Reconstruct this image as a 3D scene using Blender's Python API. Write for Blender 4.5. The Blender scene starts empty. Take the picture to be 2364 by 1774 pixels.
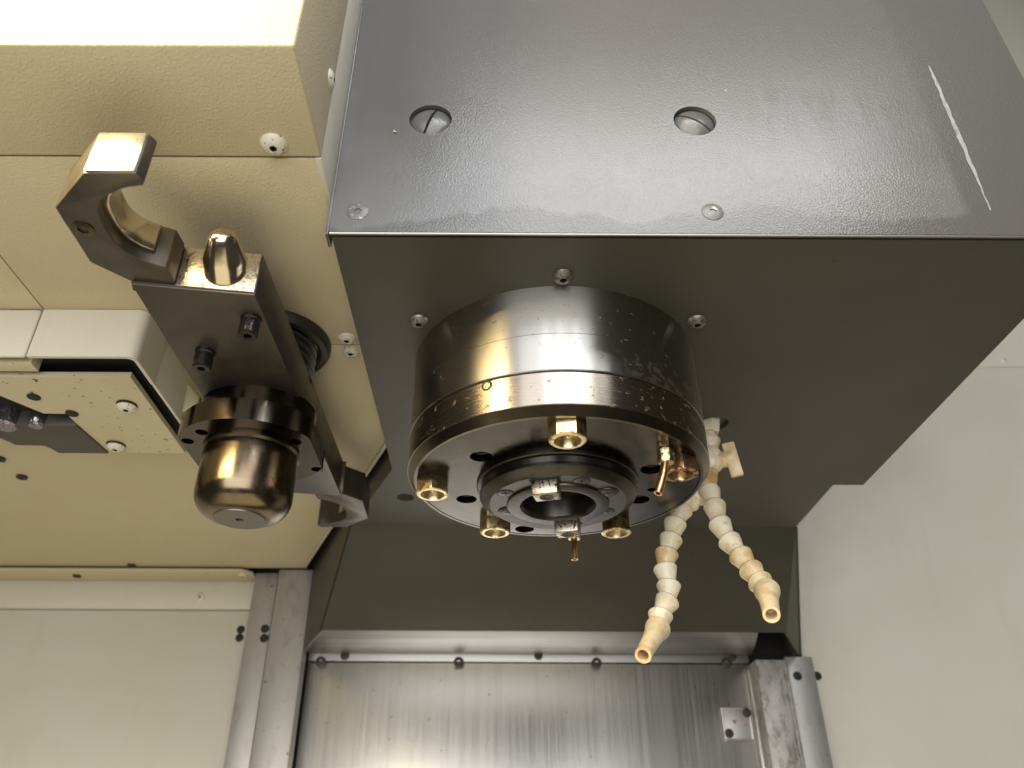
import bpy, bmesh, math, random
from mathutils import Vector, Matrix
random.seed(7)
R = math.radians
scene = bpy.context.scene
COL = scene.collection

# ------------------------------------------------------------------ camera
FPX, PITCH, CX, CY, ROLL = 1824.0, 0.5478, 1150.0, 887.0, 0.0051
cp, sp, cr, sr = math.cos(PITCH), math.sin(PITCH), math.cos(ROLL), math.sin(ROLL)
AX, AF, AU = Vector((1, 0, 0)), Vector((0, cp, sp)), Vector((0, -sp, cp))
camd = bpy.data.cameras.new('camera')
cam = bpy.data.objects.new('camera', camd)
COL.objects.link(cam)
scene.camera = cam
rc, uc = AX * cr + AU * sr, AU * cr - AX * sr
cam.matrix_world = Matrix(((rc.x, uc.x, -AF.x, 0), (rc.y, uc.y, -AF.y, 0), (rc.z, uc.z, -AF.z, 0), (0, 0, 0, 1)))
camd.sensor_width = 36
camd.lens = FPX / 2364 * 36
camd.shift_x = (1182 - CX) / 2364
camd.clip_start, camd.clip_end = 0.01, 50
camd.dof.use_dof = True
camd.dof.focus_distance = 0.50
camd.dof.aperture_fstop = 9.0

# ------------------------------------------------------------------ world and lamps
world = bpy.data.worlds.new('World')
scene.world = world
world.use_nodes = True
wb = world.node_tree.nodes['Background']
wb.inputs[0].default_value = (1.0, 0.93, 0.78, 1)
wb.inputs[1].default_value = 0.05

def area(name, loc, aim, sx, sy, power, col):
    l = bpy.data.lights.new(name, 'AREA')
    l.shape = 'RECTANGLE'; l.size = sx; l.size_y = sy; l.energy = power; l.color = col
    o = bpy.data.objects.new(name, l)
    COL.objects.link(o)
    o.location = loc
    o.rotation_euler = (Vector(aim) - Vector(loc)).to_track_quat('-Z', 'Y').to_euler()
    return o
area('work_lamp', (-0.37, 0.120, 0.408), (-0.25, 0.50, 0.345), 0.27, 0.105, 7.5, (1.0, 0.74, 0.36))
area('workshop_light', (-0.22, -1.0, 0.10), (-0.22, 0.6, 0.10), 1.7, 1.4, 29, (1.0, 0.98, 0.95))
area('door_light', (0.31, -0.35, 1.06), (0.31, 0.45, 1.06), 0.72, 0.26, 6.0, (0.97, 0.98, 1.0))
area('window_light', (0.00, -0.35, 0.74), (0.00, 0.45, 0.74), 0.80, 0.30, 2.4, (0.92, 0.95, 1.0))
for i, tx in enumerate((-0.085, 0.065, 0.225)):
    area('ceiling_tube', (tx, -0.33, 0.77), (tx, 0.4, 0.70), 0.014, 0.34, 0.30, (0.88, 0.94, 1.0))
area('table_bounce', (-0.25, 0.35, -0.75), (-0.25, 0.55, 0.4), 1.3, 1.0, 4.6, (1.0, 0.87, 0.58))

scene.view_settings.view_transform = 'Standard'
scene.view_settings.look = 'None'
scene.view_settings.exposure = 0.0
scene.view_settings.gamma = 1.0
try:
    scene.cycles.use_denoising = True
    scene.cycles.max_bounces = 8
except Exception:
    pass

# ------------------------------------------------------------------ helpers
def at(u, v, x=None, y=None, z=None):
    """photo pixel -> point on the plane x, y or z = const"""
    a2, b2 = (u - CX) / FPX, (v - CY) / FPX
    a, b = cr * a2 + sr * b2, -sr * a2 + cr * b2
    d = AX * a + AF - AU * b
    if z is not None: return d * (z / d.z)
    if y is not None: return d * (y / d.y)
    return d * (x / d.x)

WM = {}
def place(o, parent, world_m):
    COL.objects.link(o)
    if parent is not None:
        o.parent = parent
        o.matrix_parent_inverse = WM[parent].inverted()
    o.matrix_basis = world_m
    WM[o] = world_m.copy()
    return o

def tag(o, label=None, cat=None, group=None, kind=None):
    if label: o['label'] = label
    if cat: o['category'] = cat
    if group: o['group'] = group
    if kind: o['kind'] = kind
    return o

def thing(name, loc, label=None, cat=None, group=None, kind=None, m=None):
    o = bpy.data.objects.new(name, None)
    o.empty_display_size = 0.02
    place(o, None, m if m else Matrix.Translation(loc))
    return tag(o, label, cat, group, kind)

def to_mesh(name, bm, mat, angle=32, doubles=True):
    if doubles: bmesh.ops.remove_doubles(bm, verts=bm.verts, dist=1e-6)
    bmesh.ops.recalc_face_normals(bm, faces=bm.faces)
    me = bpy.data.meshes.new(name)
    bm.to_mesh(me); bm.free()
    for p in me.polygons: p.use_smooth = True
    me.set_sharp_from_angle(angle=R(angle))
    me.materials.append(mat)
    return me

def obj(name, bm, mat, parent=None, m=None, angle=32):
    me = bm if isinstance(bm, bpy.types.Mesh) else to_mesh(name, bm, mat, angle)
    return place(bpy.data.objects.new(name, me), parent, m if m else Matrix.Identity(4))

def bevel(bm, off, seg=2, ang=30):
    es = [e for e in bm.edges if len(e.link_faces) == 2 and e.calc_face_angle(0) > R(ang)]
    if es and off > 0:
        bmesh.ops.bevel(bm, geom=es, offset=off, segments=seg, profile=0.5, affect='EDGES', clamp_overlap=True)
    return bm

def box(x0, x1, y0, y1, z0, z1, bev=0.0006, seg=2):
    bm = bmesh.new()
    vs = [bm.verts.new((x, y, z)) for x in (x0, x1) for y in (y0, y1) for z in (z0, z1)]
    for f in ((0, 1, 3, 2), (4, 6, 7, 5), (0, 4, 5, 1), (2, 3, 7, 6), (0, 2, 6, 4), (1, 5, 7, 3)):
        bm.faces.new([vs[i] for i in f])
    bmesh.ops.recalc_face_normals(bm, faces=bm.faces)
    return bevel(bm, bev, seg)

def prism(pts, vec, bev=0.0005, seg=2):
    """closed polygon of 3D points swept by vec"""
    bm = bmesh.new()
    a = [bm.verts.new(p) for p in pts]
    b = [bm.verts.new(Vector(p) + Vector(vec)) for p in pts]
    bm.faces.new(a); bm.faces.new(b[::-1])
    n = len(pts)
    for i in range(n):
        bm.faces.new((a[i], b[i], b[(i + 1) % n], a[(i + 1) % n]))
    bmesh.ops.recalc_face_normals(bm, faces=bm.faces)
    return bevel(bm, bev, seg)

def holed(outer, holes, vec):
    """flat plate with real holes through it"""
    bm = bmesh.new()
    edges = []
    for loop in [outer] + holes:
        vs = [bm.verts.new(p) for p in loop]
        edges += [bm.edges.new((vs[i], vs[(i + 1) % len(vs)])) for i in range(len(vs))]
    bmesh.ops.triangle_fill(bm, use_beauty=True, use_dissolve=False, edges=edges)
    r = bmesh.ops.extrude_face_region(bm, geom=bm.faces[:])
    bmesh.ops.translate(bm, verts=[g for g in r['geom'] if isinstance(g, bmesh.types.BMVert)], vec=Vector(vec))
    return bm

def ring_pts(c, r, axis='z', n=32, ph=0.0):
    o = []
    for i in range(n):
        t = 2 * math.pi * i / n + ph
        if axis == 'z': o.append((c[0] + r * math.cos(t), c[1] + r * math.sin(t), c[2]))
        else: o.append((c[0] + r * math.cos(t), c[1], c[2] + r * math.sin(t)))
    return o

def lathe(prof, seg=32, hexes=(), bm=None):
    """(r, z) profile round the Z axis; rows listed in hexes are hexagonal"""
    bm = bm or bmesh.new()
    rows = []
    for k, (r, z) in enumerate(prof):
        if r <= 1e-7:
            rows.append([bm.verts.new((0, 0, z))])
            continue
        row = []
        for i in range(seg):
            t = 2 * math.pi * i / seg
            rr = r
            if k in hexes:
                q = (math.degrees(t) % 60) - 30
                rr = r * math.cos(R(30)) / math.cos(R(q))
            row.append(bm.verts.new((rr * math.cos(t), rr * math.sin(t), z)))
        rows.append(row)
    for a, b in zip(rows[:-1], rows[1:]):
        for i in range(seg):
            j = (i + 1) % seg
            if len(a) == 1 and len(b) == 1: continue
            if len(a) == 1: bm.faces.new((a[0], b[i], b[j]))
            elif len(b) == 1: bm.faces.new((a[i], b[0], a[j]))
            else: bm.faces.new((a[i], b[i], b[j], a[j]))
    return bm

def frame(pos, n, spin=0.0):
    q = Vector(n).normalized().to_track_quat('Z', 'Y')
    return Matrix.Translation(pos) @ q.to_matrix().to_4x4() @ Matrix.Rotation(spin, 4, 'Z')

def tube(pts, r, seg=14, ri=None):
    """round bar along points; ri gives an open bore at the end"""
    bm = bmesh.new()
    pts = [Vector(p) for p in pts]
    rows = []
    for i, p in enumerate(pts):
        t = (pts[min(i + 1, len(pts) - 1)] - pts[max(i - 1, 0)]).normalized()
        q = t.to_track_quat('Z', 'Y')
        rows.append([bm.verts.new(p + q @ Vector((r * math.cos(2 * math.pi * k / seg), r * math.sin(2 * math.pi * k / seg), 0))) for k in range(seg)])
    if ri:
        t = (pts[-1] - pts[-2]).normalized(); q = t.to_track_quat('Z', 'Y')
        for d in (0, -0.006):
            rows.append([bm.verts.new(pts[-1] + t * d + q @ Vector((ri * math.cos(2 * math.pi * k / seg), ri * math.sin(2 * math.pi * k / seg), 0))) for k in range(seg)])
    for a, b in zip(rows[:-1], rows[1:]):
        for k in range(seg):
            bm.faces.new((a[k], a[(k + 1) % seg], b[(k + 1) % seg], b[k]))
    bm.faces.new(rows[0]); bm.faces.new(rows[-1])
    return bm

# ------------------------------------------------------------------ materials
class M:
    def __init__(s, name, col, rough=0.5, metal=0.0, **kw):
        s.m = bpy.data.materials.new(name); s.m.use_nodes = True
        s.nt = s.m.node_tree; s.N = s.nt.nodes; s.L = s.nt.links
        s.b = s.N['Principled BSDF']
        s.b.inputs['Base Color'].default_value = (*col, 1)
        s.b.inputs['Roughness'].default_value = rough
        s.b.inputs['Metallic'].default_value = metal
        for k, v in kw.items(): s.b.inputs[k.replace('_', ' ')].default_value = v
        s.tc = s.N.new('ShaderNodeNewGeometry').outputs['Position']
        s.col = None; s.base = (*col, 1); s.nrm = None; s.rg = None; s.rough0 = rough; s.mt = None; s.metal0 = metal
    def mapped(s, scale):
        n = s.N.new('ShaderNodeVectorMath'); n.operation = 'MULTIPLY'
        s.L.new(s.tc, n.inputs[0]); n.inputs[1].default_value = scale if hasattr(scale, '__len__') else (scale,) * 3
        return n.outputs[0]
    def noise(s, scale, detail=3, rough=0.55, dist=0.0):
        n = s.N.new('ShaderNodeTexNoise'); n.inputs['Scale'].default_value = 1.0
        n.inputs['Detail'].default_value = detail; n.inputs['Roughness'].default_value = rough; n.inputs['Distortion'].default_value = dist
        s.L.new(s.mapped(scale), n.inputs['Vector']); return n.outputs[0]
    def voro(s, scale):
        n = s.N.new('ShaderNodeTexVoronoi'); n.inputs['Scale'].default_value = 1.0
        s.L.new(s.mapped(scale), n.inputs['Vector']); return n.outputs['Distance']
    def rng(s, v, a, b, c=0.0, d=1.0):
        n = s.N.new('ShaderNodeMapRange'); s.L.new(v, n.inputs[0])
        for i, x in enumerate((a, b, c, d)): n.inputs[i + 1].default_value = x
        return n.outputs[0]
    def math(s, op, a, b):
        n = s.N.new('ShaderNodeMath'); n.operation = op
        for i, x in enumerate((a, b)):
            if isinstance(x, (int, float)): n.inputs[i].default_value = x
            else: s.L.new(x, n.inputs[i])
        return n.outputs[0]
    def xyz(s):
        n = s.N.new('ShaderNodeSeparateXYZ'); s.L.new(s.tc, n.inputs[0]); return n.outputs
    def tint(s, fac, col):
        n = s.N.new('ShaderNodeMix'); n.data_type = 'RGBA'
        s.L.new(fac, n.inputs[0])
        if s.col is None: n.inputs[6].default_value = s.base
        else: s.L.new(s.col, n.inputs[6])
        n.inputs[7].default_value = (*col, 1)
        s.col = n.outputs[2]; s.L.new(s.col, s.b.inputs['Base Color']); return s
    def _mixf(s, cur, base, fac, val, sock):
        n = s.N.new('ShaderNodeMix'); n.data_type = 'FLOAT'
        s.L.new(fac, n.inputs[0])
        if cur is None: n.inputs[2].default_value = base
        else: s.L.new(cur, n.inputs[2])
        n.inputs[3].default_value = val
        s.L.new(n.outputs[0], s.b.inputs[sock]); return n.outputs[0]
    def roughen(s, fac, val): s.rg = s._mixf(s.rg, s.rough0, fac, val, 'Roughness'); return s
    def metalmix(s, fac, val): s.mt = s._mixf(s.mt, s.metal0, fac, val, 'Metallic'); return s
    def bump(s, h, strength, dist):
        n = s.N.new('ShaderNodeBump'); n.inputs['Strength'].default_value = strength; n.inputs['Distance'].default_value = dist
        s.L.new(h, n.inputs['Height'])
        if s.nrm is not None: s.L.new(s.nrm, n.inputs['Normal'])
        s.nrm = n.outputs[0]; s.L.new(s.nrm, s.b.inputs['Normal']); return s

def cream(name, col=(0.60, 0.52, 0.35), peel=0.5, spots=True, rough=0.42):
    m = M(name, col, rough)
    m.tint(m.rng(m.noise(7, 3), .40, .75), tuple(c * k for c, k in zip(col, (.95, .93, .87))))
    m.tint(m.rng(m.noise((30, 30, 5), 4), .56, .80, 0, .14), (0.42, 0.34, 0.20))
    if spots:
        m.tint(m.rng(m.noise(150, 2, .5), .80, .81), (0.10, 0.07, 0.04))
    m.roughen(m.rng(m.noise(30, 3), .4, .7), rough + .12)
    m.bump(m.noise(680, 1, .4), peel * .75, 0.0006)
    return m.m
MAT = {}
MAT['cream'] = cream('cream_paint', peel=0.75)
MAT['cream_flat'] = cream('cream_wall_paint', (0.60, 0.575, 0.49), 0.12, False, 0.38)
MAT['cream_cool'] = cream('cream_door_paint', (0.62, 0.59, 0.50), 0.35, False, 0.40)
MAT['cream_dirty'] = cream('cream_spotted_paint', (0.60, 0.53, 0.36), 0.2, True, 0.45)
m = M('cream_spot2', (0.60, 0.53, 0.36), .45)
m.tint(m.rng(m.noise(9, 4), .42, .72), (0.53, 0.45, 0.28))
m.tint(m.rng(m.noise((170, 260, 240), 2, .5), .68, .71), (0.16, 0.11, 0.05)); m.bump(m.noise(560, 1), .12, .0005)
MAT['cream_dirty'] = m.m

# grey wrinkle paint of the head, with dried coolant film
m = M('grey_wrinkle_paint', (0.095, 0.093, 0.087), .20)
X, Y, Z = m.xyz()
edge = m.math('ADD', m.math('MULTIPLY', m.noise((14, 14, 2), 3), 0.075), 0.272)
film = m.rng(m.math('SUBTRACT', Z, edge), -0.001, 0.003)
film = m.math('MULTIPLY', film, m.rng(X, 0.268, 0.262))
film = m.math('MULTIPLY', film, m.rng(Z, .40, .345, .25, 1.0))
film = m.math('MULTIPLY', film, m.rng(m.noise(13, 4, .6, .6), .25, .75, .35, 1.0))
m.tint(film, (0.150, 0.149, 0.149)); m.roughen(film, .22)
str_ = m.rng(m.noise((75, 75, 16), 4, .6, .6), .46, .60)
reg = m.math('MULTIPLY', m.rng(X, .145, .165), m.rng(X, .265, .235))
reg = m.math('MULTIPLY', reg, m.math('MULTIPLY', m.rng(Z, .365, .405), m.rng(Z, .428, .412)))
m.tint(m.math('MULTIPLY', str_, m.math('MULTIPLY', reg, .55)), (0.074, 0.064, 0.049))
m.tint(m.rng(m.noise(170, 2), .80, .81, 0, .7), (0.45, 0.45, 0.45))
m.bump(m.noise(1000, 1, .4), .22, .0005)
MAT['grey'] = m.m
m = M('grey_shaded_paint', (0.056, 0.053, 0.039), .45)  # head grey made darker: the shade below the head is in the colour
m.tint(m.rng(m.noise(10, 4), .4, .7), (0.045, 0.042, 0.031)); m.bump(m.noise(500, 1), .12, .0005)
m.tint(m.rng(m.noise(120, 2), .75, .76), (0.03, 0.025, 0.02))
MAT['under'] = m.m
m = M('dark_gap', (0.012, 0.011, 0.009), .7)
MAT['black'] = m.m
m = M('black_oxide_steel', (0.112, 0.098, 0.080), .36, .75)
m.tint(m.rng(m.noise(40, 4), .45, .7), (0.088, 0.077, 0.062)); m.roughen(m.rng(m.noise(70, 4), .4, .7), .42)
m.bump(m.noise(900, 2), .06, .0003)
MAT['oxide'] = m.m
m = M('oiled_dark_steel', (0.19, 0.150, 0.105), .22, 1.0)
m.roughen(m.rng(m.noise(60, 4), .45, .7), .34); m.tint(m.rng(m.noise(25, 3), .4, .7), (0.11, 0.088, 0.06))
MAT['hub'] = m.m
m = M('bright_worn_steel', (0.62, 0.55, 0.43), .30, 1.0)
m.tint(m.rng(m.noise((500, 500, 350), 3), .50, .66), (0.28, 0.22, 0.14)); m.bump(m.noise(700, 2), .35, .0005)
MAT['worn'] = m.m
m = M('polished_pin_steel', (0.66, 0.58, 0.45), .18, 1.0); m.tint(m.rng(m.noise(90, 3), .5, .7), (0.42, 0.34, 0.24)); MAT['pin'] = m.m
m = M('glint_pad_steel', (0.85, 0.82, 0.76), .22, 1.0); MAT['polished'] = m.m  # far paler than the jaw, so the lamp's glint burns white
m = M('dimmed_chamfer_steel', (0.155, 0.128, 0.092), .24, 1.0); m.tint(m.rng(m.noise(50, 4), .45, .7), (0.11, 0.09, 0.066)); MAT['chamfer'] = m.m  # dim reflection of the down-facing slope put into a darker steel colour
m = M('dull_disc_steel', (0.20, 0.185, 0.16), .45, .8); MAT['disc'] = m.m
m = M('oily_black_steel', (0.035, 0.030, 0.026), .18, .6); m.bump(m.noise(700, 2), .3, .0005); MAT['set'] = m.m
m = M('oily_flange_steel', (0.085, 0.072, 0.055), .15, 1.0); m.roughen(m.rng(m.noise(60, 4), .45, .7), .24); MAT['hubf'] = m.m
def turned(name, col, rust, lo, rgh, patch=False):
    m = M(name, col, rgh, 1.0)
    lines = m.noise((6, 6, 1500), 2)
    m.roughen(m.rng(lines, .35, .65), rgh + .03)
    X, Y, Z = m.xyz()
    rm = m.rng(m.noise((260, 260, 300), 4, .62, .3), lo, lo + .05)
    if rust: m.tint(rm, (0.20, 0.13, 0.08)); m.roughen(rm, .6); m.metalmix(rm, .35)
    if patch:
        reg = m.math('MULTIPLY', m.rng(X, .062, .085), m.rng(Z, .2635, .256))
        pm_ = m.math('MULTIPLY', reg, m.rng(m.math('SUBTRACT', m.noise((170, 170, 210), 5, .65, .5), m.rng(Z, .24, .262, 0, .12)), .47, .55))
        pm_ = m.math('MULTIPLY', pm_, .7)
        m.tint(pm_, (0.24, 0.145, 0.075)); m.roughen(pm_, .46); m.metalmix(pm_, .85)
    pit = m.rng(m.noise((330, 330, 650), 3, .6), .68, .73)
    m.tint(m.math('MULTIPLY', pit, .7), (0.07, 0.05, 0.035)); m.roughen(pit, .55)
    t = m.N.new('ShaderNodeTangent'); t.direction_type = 'RADIAL'; t.axis = 'Z'
    m.L.new(t.outputs[0], m.b.inputs['Tangent'])
    m.b.inputs['Anisotropic'].default_value = .85; m.b.inputs['Anisotropic Rotation'].default_value = .25
    return m.m
MAT['turned'] = turned('turned_steel', (0.42, 0.41, 0.385), True, .66, .29, True)
MAT['turned_low'] = turned('turned_steel_speckled', (0.38, 0.34, 0.285), True, .625, .25)
m = M('flange_face_steel', (0.085, 0.074, 0.062), .16, 1.0)
m.tint(m.rng(m.noise(45, 4), .45, .7), (0.062, 0.055, 0.047)); m.roughen(m.rng(m.noise(80, 4), .45, .7), .26); m.bump(m.noise(260, 3), .05, .0005)
MAT['face'] = m.m
m = M('nose_steel', (0.078, 0.072, 0.066), .36, 1.0)
m.tint(m.rng(m.noise(120, 4), .5, .7), (0.052, 0.047, 0.042)); m.bump(m.noise(500, 2), .08, .0004)
MAT['nose'] = m.m
m = M('key_steel', (0.50, 0.46, 0.38), .38, 1.0)
m.tint(m.rng(m.noise((600, 600, 260), 3), .56, .62), (0.06, 0.045, 0.03)); m.bump(m.noise(500, 2), .2, .0005)
MAT['key'] = m.m
m = M('yellow_zinc', (0.84, 0.69, 0.40), .30, 1.0)
m.tint(m.rng(m.noise(260, 3), .50, .66), (0.36, 0.22, 0.09)); m.roughen(m.rng(m.noise(200, 3), .5, .7), .4)
MAT['zinc'] = m.m
m = M('rusty_zinc', (0.66, 0.46, 0.25), .30, 1.0)
m.tint(m.rng(m.noise(330, 3), .46, .60), (0.16, 0.07, 0.03)); m.roughen(m.rng(m.noise(330, 3), .46, .6), .6)
MAT['zinc_rust'] = m.m
m = M('copper', (0.80, 0.47, 0.24), .30, 1.0)
m.tint(m.rng(m.noise((260, 260, 90), 3), .5, .7), (0.42, 0.21, 0.09)); MAT['copper'] = m.m
def plastic(name, col, dirt, amt):
    m = M(name, col, .30, 0.0, Subsurface_Weight=.03, Subsurface_Radius=(.004, .003, .002), Subsurface_Scale=1.0)
    m.tint(m.rng(m.noise(70, 4, .6), .5 - amt, .75 - amt), dirt)
    m.tint(m.rng(m.noise(200, 4, .65), .60, .74, 0, .8), (0.34, 0.19, 0.07))
    m.roughen(m.rng(m.noise(120, 3), .45, .7), .45)
    return m.m
MAT['plastic'] = plastic('aged_white_plastic', (0.80, 0.73, 0.55), (0.62, 0.48, 0.26), .03)
MAT['plastic_y'] = plastic('stained_plastic', (0.76, 0.63, 0.38), (0.52, 0.32, 0.12), .10)
MAT['plastic_tip'] = plastic('brown_stained_plastic', (0.78, 0.66, 0.42), (0.58, 0.38, 0.16), .03)
m = M('brushed_stainless', (0.84, 0.83, 0.81), .29, 1.0)
st = m.noise((420, 420, 5), 3, .6)
m.roughen(m.rng(st, .3, .7), .38); m.tint(m.rng(m.noise((130, 130, 3), 3), .45, .85), (0.74, 0.73, 0.71))
m.tint(m.rng(m.noise(170, 2, .5), .73, .75, 0, .6), (0.2, 0.18, 0.16)); m.bump(st, .03, .0004)
MAT['steel'] = m.m
m = M('brushed_stainless_lip', (0.40, 0.39, 0.37), .40, 1.0)
m.tint(m.rng(m.noise((4, 90, 90), 3), .45, .75), (0.29, 0.28, 0.26)); MAT['lip'] = m.m
m = M('mottled_galvanised', (0.50, 0.48, 0.46), .48, .6)
m.tint(m.rng(m.noise((150, 150, 70), 5, .65), .50, .64), (0.27, 0.24, 0.22))
m.tint(m.rng(m.noise((70, 70, 40), 4, .6), .60, .70, 0, .8), (0.22, 0.14, 0.09)); m.roughen(m.rng(m.noise(120, 4), .45, .65), .65)
MAT['galv'] = m.m
m = M('grey_galvanised', (0.44, 0.425, 0.41), .46, .7)
m.tint(m.rng(m.noise((60, 60, 30), 5, .6), .55, .75), (0.33, 0.315, 0.295)); m.tint(m.rng(m.noise(150, 3), .69, .72), (0.14, 0.12, 0.10))
MAT['galv2'] = m.m
m = M('cream_screw', (0.70, 0.66, 0.55), .35); m.tint(m.rng(m.noise(420, 3), .60, .66), (0.20, 0.12, 0.06)); MAT['screw_c'] = m.m
m = M('grey_screw', (0.24, 0.225, 0.20), .40, .7); m.tint(m.rng(m.noise(500, 3), .52, .62), (0.10, 0.085, 0.07)); MAT['screw_g'] = m.m
m = M('silver_screw', (0.45, 0.44, 0.42), .38, .8); MAT['screw_s'] = m.m
m = M('worn_painted_screw', (0.15, 0.15, 0.145), .38, .2); m.tint(m.rng(m.noise(380, 3), .60, .66), (0.42, 0.41, 0.38)); MAT['screw_f'] = m.m
m = M('dark_bolt', (0.035, 0.027, 0.020), .55, .1); MAT['bolt'] = m.m
m = M('rubber', (0.022, 0.019, 0.015), .42); MAT['rubber'] = m.m
m = M('grey_bracket', (0.075, 0.068, 0.060), .5, .2); MAT['bracket'] = m.m
m = M('crumpled_foil', (0.30, 0.29, 0.32), .28, .9); m.bump(m.noise((140, 140, 60), 3, .6, .6), .9, .004); MAT['foil'] = m.m
m = M('olive_plastic', (0.22, 0.20, 0.10), .4); MAT['olive'] = m.m
m = M('red_print', (0.50, 0.07, 0.06), .5); MAT['red'] = m.m
m = M('scratch_mark', (0.30, 0.30, 0.29), .6); m.tint(m.rng(m.noise((300, 300, 120), 3), .5, .62), (0.20, 0.20, 0.20)); MAT['scratch'] = m.m
m = M('lit_paint', (0.62, 0.56, 0.40), .45); m.bump(m.noise(560, 1), .35, .0006); MAT['hood'] = m.m

# ------------------------------------------------------------------ shared small meshes
def dark_socket(me, r):
    me.materials.append(MAT['black'])
    for p in me.polygons:
        if math.hypot(p.center.x, p.center.y) < r: p.material_index = 1
    return me
def button_mesh(name, r, h, sock, mat):
    p = [(r * 1.12, 0), (r * 1.10, h * .16), (r, h * .42), (r * .8, h * .78), (r * .55, h), (sock, h), (sock * .96, h * .15), (0, h * .1)]
    return dark_socket(to_mesh(name, lathe(p, 24, hexes=(5, 6)), mat, 40), sock * .99)
def flat_mesh(name, r, h, sock, mat):
    p = [(r, -h), (r, h * .5), (r * .94, h), (sock, h), (sock * .95, -h * 2), (0, -h * 2.2)]
    return dark_socket(to_mesh(name, lathe(p, 24, hexes=(3, 4)), mat, 40), sock * .99)
def cap_mesh(name, r, h, sock, mat):
    p = [(r, 0), (r, h * .9), (r * .9, h), (sock, h), (sock * .95, h * .45), (0, h * .42)]
    return to_mesh(name, lathe(p, 24, hexes=(3, 4)), mat, 40)
DOWN, FRONT, RIGHT = (0, 0, -1), (0, -1, 0), (1, 0, 0)
ME = {}
ME['cream_big'] = button_mesh('screw', .0066, .0036, .0021, MAT['screw_c'])
ME['cream_mid'] = button_mesh('screw', .0060, .0030, .0020, MAT['screw_c'])
ME['cream_small'] = button_mesh('screw', .0052, .0022, .0017, MAT['screw_c'])
ME['head_btn'] = button_mesh('screw', .0060, .0034, .0022, MAT['screw_g'])
ME['flat_g'] = flat_mesh('screw', .0062, .0005, .0022, MAT['screw_f'])
ME['dark_bolt'] = cap_mesh('bolt', .0062, .0042, .0028, MAT['bolt'])
ME['dark_small'] = cap_mesh('bolt', .0052, .0022, .0022, MAT['bolt'])
ME['socket'] = cap_mesh('bolt', .0048, .0030, .0024, MAT['bolt'])
ME['plug'] = to_mesh('hole_plug', lathe([(.0053, -.002), (.0053, .0003), (.0044, .0008), (0, .0010)], 24), MAT['black'], 40)
def put(name, key, pos, n, parent, spin=0.0):
    return obj(name, ME[key], None, parent, frame(pos, n, spin))

# ================================================================== SETTING
ZC, XS = 0.325, -0.0955          # ceiling height, right face of the hood
YW = 1.040                       # back wall of the enclosure
ceil = thing('ceiling', (-.4, .6, ZC), kind='structure')
obj('hood_panel', box(-1.4, XS, .2315, .2998, ZC, 1.0, .0016, 3), MAT['cream'], ceil)
SEAM = -.3127
def zp(pts, z): return [(x, y, z) for x, y in pts]
YSM = at(800, 797, z=ZC).y
obj('ceiling_panel', prism(zp([(SEAM + .0006, .3008), (-.0975, .3008), (-.0975, YSM - .0005), (SEAM + .0006, YSM - .0005)], ZC), (0, 0, .004), .0005), MAT['cream'], ceil)
obj('ceiling_panel', prism(zp([(SEAM + .0006, YSM + .0005), (-.0975, YSM + .0005), (-.0975, .62), (-.1021, .6346), (-.2439, .9728), (-.2439, .989), (-1.4, .989), (-1.4, .576), (SEAM + .0006, .576)], ZC), (0, 0, .004), .0005), MAT['cream'], ceil)
obj('ceiling_panel', prism(zp([(-1.4, .3008), (SEAM - .0006, .3008), (SEAM - .0006, .570), (-1.4, .570)], ZC + .0004), (0, 0, .004), .0005), MAT['cream'], ceil)
obj('side_panel', box(XS - .004, XS - .0006, .3004, .345, ZC - .0004, 1.0, .0006), MAT['cream_cool'], ceil)
obj('ceiling_backing', box(-1.4, -.10, .30, .62, ZC + .006, ZC + .012, 0), MAT['black'], ceil)
for (u, v) in ((633, 333),): put('screw', 'cream_big', at(u, v, z=ZC), DOWN, ceil, .3)
for (u, v) in ((801, 781), (810, 811)): put('screw', 'cream_mid', at(u, v, z=ZC), DOWN, ceil, .2)
put('screw', 'cream_small', at(763, 184, x=XS), RIGHT, ceil)
for (u, v) in ((51, 1100), (304, 1304), (0, 1058)): put('bolt', 'dark_small', at(u, v, z=ZC), DOWN, ceil)
# edge trim along the slanted ceiling edge
e0, e1 = Vector((-.1021, .6346, ZC)), Vector((-.2439, .9728, ZC))
dd = (e1 - e0).normalized(); nn = Vector((dd.y, -dd.x, 0))
obj('edge_trim', prism([e0 + nn * .0005 + Vector((0, 0, -.003)), e1 + nn * .0005 + Vector((0, 0, -.003)), e1 + nn * .0032 + Vector((0, 0, -.003)), e0 + nn * .0032 + Vector((0, 0, -.003))], (0, 0, .02), .0005), MAT['cream_cool'], ceil)

wall = thing('wall', (-.6, YW, -.2), kind='structure')
xl = at(604, 1344, y=YW - .004).x
obj('wall_panel', box(-1.6, xl, YW - .004, YW, -.6, .2829, .0006), MAT['cream_flat'], wall)
L0 = at(590, 1350, y=YW - .012)
obj('angle_strip', prism([(-1.6, YW - .010, .2835), (xl - .001, YW - .010, .2835), (xl - .001, YW - .010, .3215), (-1.6, YW - .010, .3215)], (0, .008, 0), .0012), MAT['cream_cool'], wall)
obj('angle_strip', prism(zp([(-1.6, .984), (xl - .012, .984), (xl - .001, .996), (xl - .001, YW - .011), (-1.6, YW - .011)], .3195), (0, 0, .003), .0006), MAT['cream'], wall)
put('screw', 'cream_small', at(462, 1379, y=YW - .010), FRONT, wall)
put('screw', 'cream_small', at(560, 1328, z=.3195), DOWN, wall)
put('bolt', 'dark_small', at(178, 1329, z=.3195), DOWN, wall)
for (u, v) in ((556, 1454), (553, 1473)): put('hole_plug', 'plug', at(u, v, y=YW - .004), FRONT, wall)
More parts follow.
